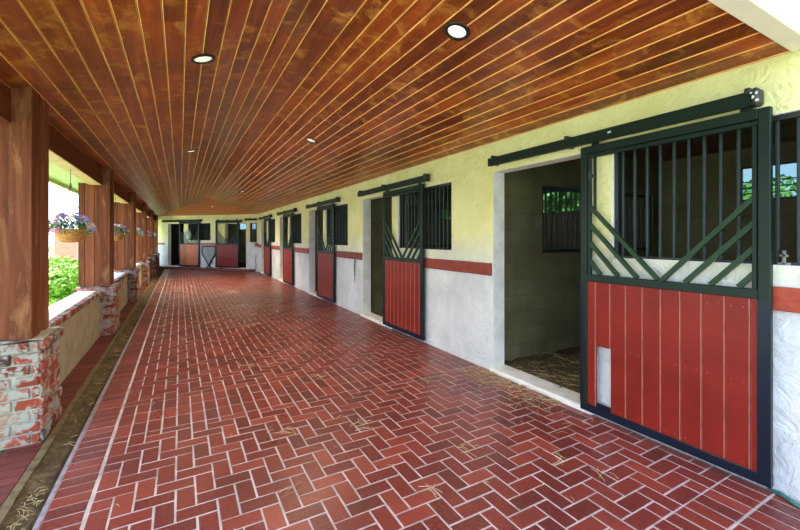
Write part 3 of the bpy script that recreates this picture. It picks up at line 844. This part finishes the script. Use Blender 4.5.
# grey pointed blanket on the far wall
g = thing('hanging_blanket', 'grey pointed blanket with dark edging hanging between the far doors', 'blanket', tuple(far_pt(3.42, -.035, .10)), FA)
b = MB(); P5 = [(-.40, 1.0), (.40, 1.0), (.40, .66), (.0, .12), (-.40, .66)]
b.solid([(x, -.012, z) for x, z in P5]+[(x, .006, z) for x, z in P5], [(0, 1, 2, 3, 4), (9, 8, 7, 6, 5)]+[(i, (i+1) % 5, 5+(i+1) % 5, 5+i) for i in range(5)], 'blanket'); b.build('cloth', g)
e = MB()
for i in range(5):
    a_, b_ = P5[i], P5[(i+1) % 5]; e.bar((a_[0], -.006, a_[1]), (b_[0], -.006, b_[1]), .06, .03, 'binding')
e.bar((0, -.006, .12), (.12, -.006, .0), .05, .03, 'binding'); e.bar((0, -.006, .12), (-.12, -.006, .0), .05, .03, 'binding')
e.build('edging', g)
# round fan behind the bars of the orange door
g = thing('round_fan', 'pale round fan hanging before the bars of the orange far door', 'fan', tuple(far_pt(2.26, -.15, 1.64)), FA)
b = MB()
for r in (.20, .17, .14, .11, .08): b.tube([(r*math.cos(t), -.05, r*math.sin(t)) for t in [2*PI*i/28 for i in range(29)]], .008, 'fan', 6)
for k in range(12): t = PI*k/6; b.tube([(0, -.055, 0), (.20*math.cos(t), -.045, .20*math.sin(t))], .005, 'fan', 5)
b.lathe([(.21, -.06), (.21, .04), (.20, .04), (.20, -.06)], 'fan', 28, ax='y'); b.build('guard', g)
for k in range(4):
    t = PI/2*k+.3; bl_ = MB(); a_ = Vector((math.cos(t), 0, math.sin(t))); s_ = Vector((-math.sin(t), 0, math.cos(t)))
    bl_.face([a_*.04-s_*.02, a_*.18-s_*.07+Vector((0, .03, 0)), a_*.19+s_*.06, a_*.05+s_*.03], 'fan'); bl_.build('blade', g, fix=False)
b = MB(); b.lathe([(0, -.05), (.045, -.045), (.05, .03), (0, .06)], 'fan', 16, ax='y'); b.build('hub', g)
b = MB(); b.box((-.015, .03, -.02), (.015, .075, .25), 'fan'); b.box((-.015, .03, .24), (.015, .09, .27), 'fan'); b.build('mounting_bracket', g)
# window latch
b = MB(); b.box((-.008, -.012, 0), (.008, .006, .085), 'steel', bev=.002); b.box((-.03, -.012, -.002), (.03, .006, .014), 'steel', bev=.002); b.box((-.02, -.012, .05), (.02, .0, .062), 'steel')
o = place(b.build('window_latch'), (XR+.045, .905, 1.341), -PI/2); tag(o, 'small metal latch standing on the sill of the nearest barred window', 'latch')
# teal hose end
b = MB(); b.tube([(2.985, .80, .012), (3.02, .855, .012), (3.045, .905, .013), (3.05, .96, .012)], [.010, .012, .012, .007], 'teal', 8)
tag(b.build('garden_hose', smooth=True), 'short teal hose end on the bricks by the wall, nearest corner', 'hose')

# straw
def straw_mesh(n, rad, zc=.004, mat='straw', L=(.05, .16), stretch=(1, 1)):
    m = MB()
    for i in range(n):
        a = random.uniform(0, 2*PI); r = rad*random.random()**.6; x, y = r*math.cos(a)*stretch[0], r*math.sin(a)*stretch[1]
        t = random.uniform(0, PI); l = random.uniform(*L)/2; dx, dy = math.cos(t)*l, math.sin(t)*l; bz = random.uniform(.0, .012); c_ = random.uniform(-.02, .02)
        m.tube([(x-dx, y-dy, zc), (x+c_, y+c_, zc+bz), (x+dx, y+dy, zc+random.uniform(0, .006))],   .0013, mat, 4)
    return m
tufts = [(1.28, 2.88, 'thin straw tuft on the bricks near the middle of the aisle', 7), (1.78, 2.18, 'curled straw sprig in front of the nearest door', 8), (1.29, 1.93, 'straw wisp closest to the lower picture edge', 4), (2.24, 1.78, 'straw wisp in front of the cut door board', 6), (2.36, 1.55, 'few straw stalks lying along the foot of the nearest door', 4),
         (1.32, 4.11, 'straw tuft beyond the plain brick band', 9), (.38, 7.71, 'straw tuft far down the aisle on the drain side', 12), (1.10, 7.13, 'pale straw tuft far down the middle of the aisle', 14), (1.83, 9.67, 'straw patch in front of the fourth stall', 18), (2.3, 3.45, 'straw tuft between the open doorway and the aisle middle', 9), (.67, 4.93, 'straw wisp beyond the brick band on the drain side', 6), (.75, 3.1, 'bent straw stalks on the drain side of the aisle', 5), (.62, 2.35, 'two straw stalks near the lower left bricks', 3)]
for x, y, lb, n in tufts:
    o = straw_mesh(n, .05+.006*n).build('straw_tuft', fix=False); o.location = (x, y, 0); tag(o, lb, 'straw', 'straw tufts on the brick floor')
m = MB()
def add_straw(x0, y0, x1, y1, n, z, bias=None, L=(.04, .14)):
    for i in range(n):
        x = random.uniform(x0, x1); y = random.uniform(y0, y1)
        if bias: x = x1-(x1-x0)*random.random()**bias
        t = random.uniform(0, PI); l = random.uniform(*L)/2; dx, dy = math.cos(t)*l, math.sin(t)*l
        m.tube([(x-dx, y-dy, z), (x, y, z+random.uniform(.002, .018)), (x+dx, y+dy, z+random.uniform(0, .008))], .0012, 'straw', 4)
add_straw(2.72, 2.35, 3.03, 3.55, 330, .004, 2.0, (.03, .11))
add_straw(2.4, 2.0, 3.0, 4.2, 90, .003, None, (.03, .1))
tag(m.build('loose_straw', fix=False), 'loose straw spilled along the white doorstep of the nearest stall', 'straw', None, 'stuff')
m = MB(); add_straw(3.3, -.1, 6.6, 3.4, 900, .05, None, (.08, .2)); add_straw(3.3, 3.6, 6.6, 7.0, 200, .05)
tag(m.build('stall_straw', fix=False), 'straw bedding scattered on the dark floor inside the nearest stall', 'straw', None, 'stuff')
m = MB(); add_straw(-.80, 2.5, -.70, 3.15, 90, -.032, None, (.02, .06)); add_straw(-.79, 3.2, -.70, 8, 30, -.036, None, (.03, .09))
tag(m.build('drain_straw', fix=False), 'dry straw lying in the soil of the drain channel', 'straw', None, 'stuff')
m = MB(); add_straw(-.4, 1.2, 3.0, 14, 120, .003, None, (.02, .07))
tag(m.build('straw_flecks', fix=False), 'tiny straw flecks spread over the brick aisle', 'straw', None, 'stuff')

# ------------------------------------------------------------------ outside
gr = MB(); n_ = 2
gr.face([(-60, -30, -.14), (60, -30, -.14), (60, 90, -.14), (-60, 90, -.14)], 'grass')
struct(gr.build('ground', fix=False))
pv = MB(); pv.face([(-12.0, -6, -.12), (-3.1, -6, -.12), (-4.6, 60, -.12), (-22, 60, -.12)], 'gravel'); pv.face([(-1.3, -8, -.11), (8, -8, -.11), (8, -1, -.11), (-1.3, -1, -.11)], 'gravel')
struct(pv.build('ground_path', fix=False))
def blob(name, label, cat, loc, R, H, nleaf, mat, trunk=0, group=None, ls=.09):
    root = thing(name, label, cat, loc, 0, group)
    f = MB(); lobes = [(random.uniform(-.5, .5)*R, random.uniform(-.5, .5)*R, trunk+H*random.uniform(.3, .75), R*random.uniform(.45, .7)) for _ in range(9)]
    for i in range(nleaf):
        lx, ly, lz, lr = random.choice(lobes); d = Vector((random.gauss(0, 1), random.gauss(0, 1), random.gauss(0, 1))).normalized()
        c = Vector((lx, ly, lz))+Vector((d.x, d.y, d.z*H/R/1.6))*lr*random.uniform(.7, 1.05)
        if c.z < .02: c.z = random.uniform(.02, .3)
        a = Vector((random.gauss(0, 1), random.gauss(0, 1), random.gauss(0, .6))).normalized(); b = a.cross(d).normalized(); s_ = ls*random.uniform(.6, 1.3)
        f.face([c-a*s_, c+b*s_*.45, c+a*s_, c-b*s_*.45], mat)
    f.build('foliage', root, fix=False)
    t = MB(); t.tube([(0, 0, -.05), (.03*R, .02*R, trunk*.6+.1), (0, 0, trunk+H*.5)], [.07*R+.02, .055*R+.015, .02*R], 'bark', 8)
    for k in range(4): a = k*1.6; t.tube([(0, 0, trunk*.7+.1), (R*.4*math.cos(a), R*.4*math.sin(a), trunk+H*.5)], [.03*R, .01*R], 'bark', 6)
    t.build('trunk', root, smooth=True); return root
sg = 'green shrubs outside the open side'
for k, (x, y, R, H, lb) in enumerate(((-2.65, 11.5, .75, .95, 'bright green shrub outside the first opening'), (-3.3, 15.0, .9, 1.1, 'second bright green shrub outside, behind the first'), (-2.2, 8.6, .55, .55, 'low green shrub just beyond the sill'))):
    blob('garden_shrub', lb, 'shrub', (x, y, -.14), R, H, 2600, 'shrub', 0, sg, .06)
tgp = 'dark trees beyond the lawn'
for x, y, R, H, lb in ((-9.6, 26, 1.5, 3.0, 'dark green tree outside, beside the nearest post'), (-16, 30, 3.2, 6, 'tall dark tree far outside beyond the path')):
    blob('garden_tree', lb, 'tree', (x, y, -.14), R, H, 3500, 'tree', .8, tgp, .16)
for x, y, R, H, lb in ((10.2, 12.8, 2.2, 4.2, 'leafy tree behind the rear window of the second stall'), (10.5, 8.3, 1.8, 3.4, 'leafy bush behind the stall back wall'), (13.8, 4.4, 1.5, 2.2, 'green tree glimpsed through the nearest rear window')):
    blob('rear_tree', lb, 'tree', (x, y, -.14), R, H, 4500, 'shrub', .9, 'trees behind the stalls', .14)
g = thing('gate_pillar', 'terracotta garden pillar seen outside below the largest flower basket', 'pillar', (-6.55, 33.5, -.14))
b = MB(); b.box((-.55, -.5, 0), (.55, .5, 2.1), 'pillar', bev=.02); b.build('shaft', g)
b = MB(); b.box((-.65, -.6, 2.1), (.65, .6, 2.25), 'conc', bev=.03); b.build('cap', g)

# ------------------------------------------------------------------ light, world, camera
wd = bpy.data.worlds.new('world'); SC.world = wd; wd.use_nodes = True; nt = wd.node_tree; nt.nodes.clear()
out = nt.nodes.new('ShaderNodeOutputWorld'); bg = nt.nodes.new('ShaderNodeBackground'); nt.links.new(bg.outputs[0], out.inputs[0])
tc = nt.nodes.new('ShaderNodeTexCoord'); sp = nt.nodes.new('ShaderNodeSeparateXYZ'); nt.links.new(tc.outputs['Generated'], sp.inputs[0])
rp_ = nt.nodes.new('ShaderNodeValToRGB'); el = rp_.color_ramp.elements
el[0].position = 0.0; el[0].color = (.74, .84, 1.0, 1); el[1].position = .6; el[1].color = (.52, .70, 1.0, 1)
nt.links.new(sp.outputs['Z'], rp_.inputs['Fac']); nt.links.new(rp_.outputs['Color'], bg.inputs['Color']); bg.inputs['Strength'].default_value = 5.0
sun = bpy.data.lights.new('sun', 'SUN'); sun.energy = 17; sun.angle = math.radians(2); sun.color = (1, .95, .84)
so = bpy.data.objects.new('sun', sun); C.objects.link(so)
so.rotation_euler = Vector((.26, -.35, -1)).to_track_quat('-Z', 'Y').to_euler()

cam = bpy.data.cameras.new('camera'); co = bpy.data.objects.new('camera', cam); C.objects.link(co); SC.camera = co
cam.sensor_width = 36; cam.lens = 391.6*36/800; cam.shift_y = -27/800; cam.clip_start = .02
co.location = (0, 0, 1.5); co.rotation_euler = (PI/2, 0, -math.atan(220/391.6))
vs_ = SC.view_settings; vs_.view_transform = 'Standard'; vs_.look = 'None'; vs_.exposure = -0.22; vs_.gamma = 1; vs_.use_curve_mapping = False
SC.cycles.max_bounces = 10; SC.cycles.diffuse_bounces = 7
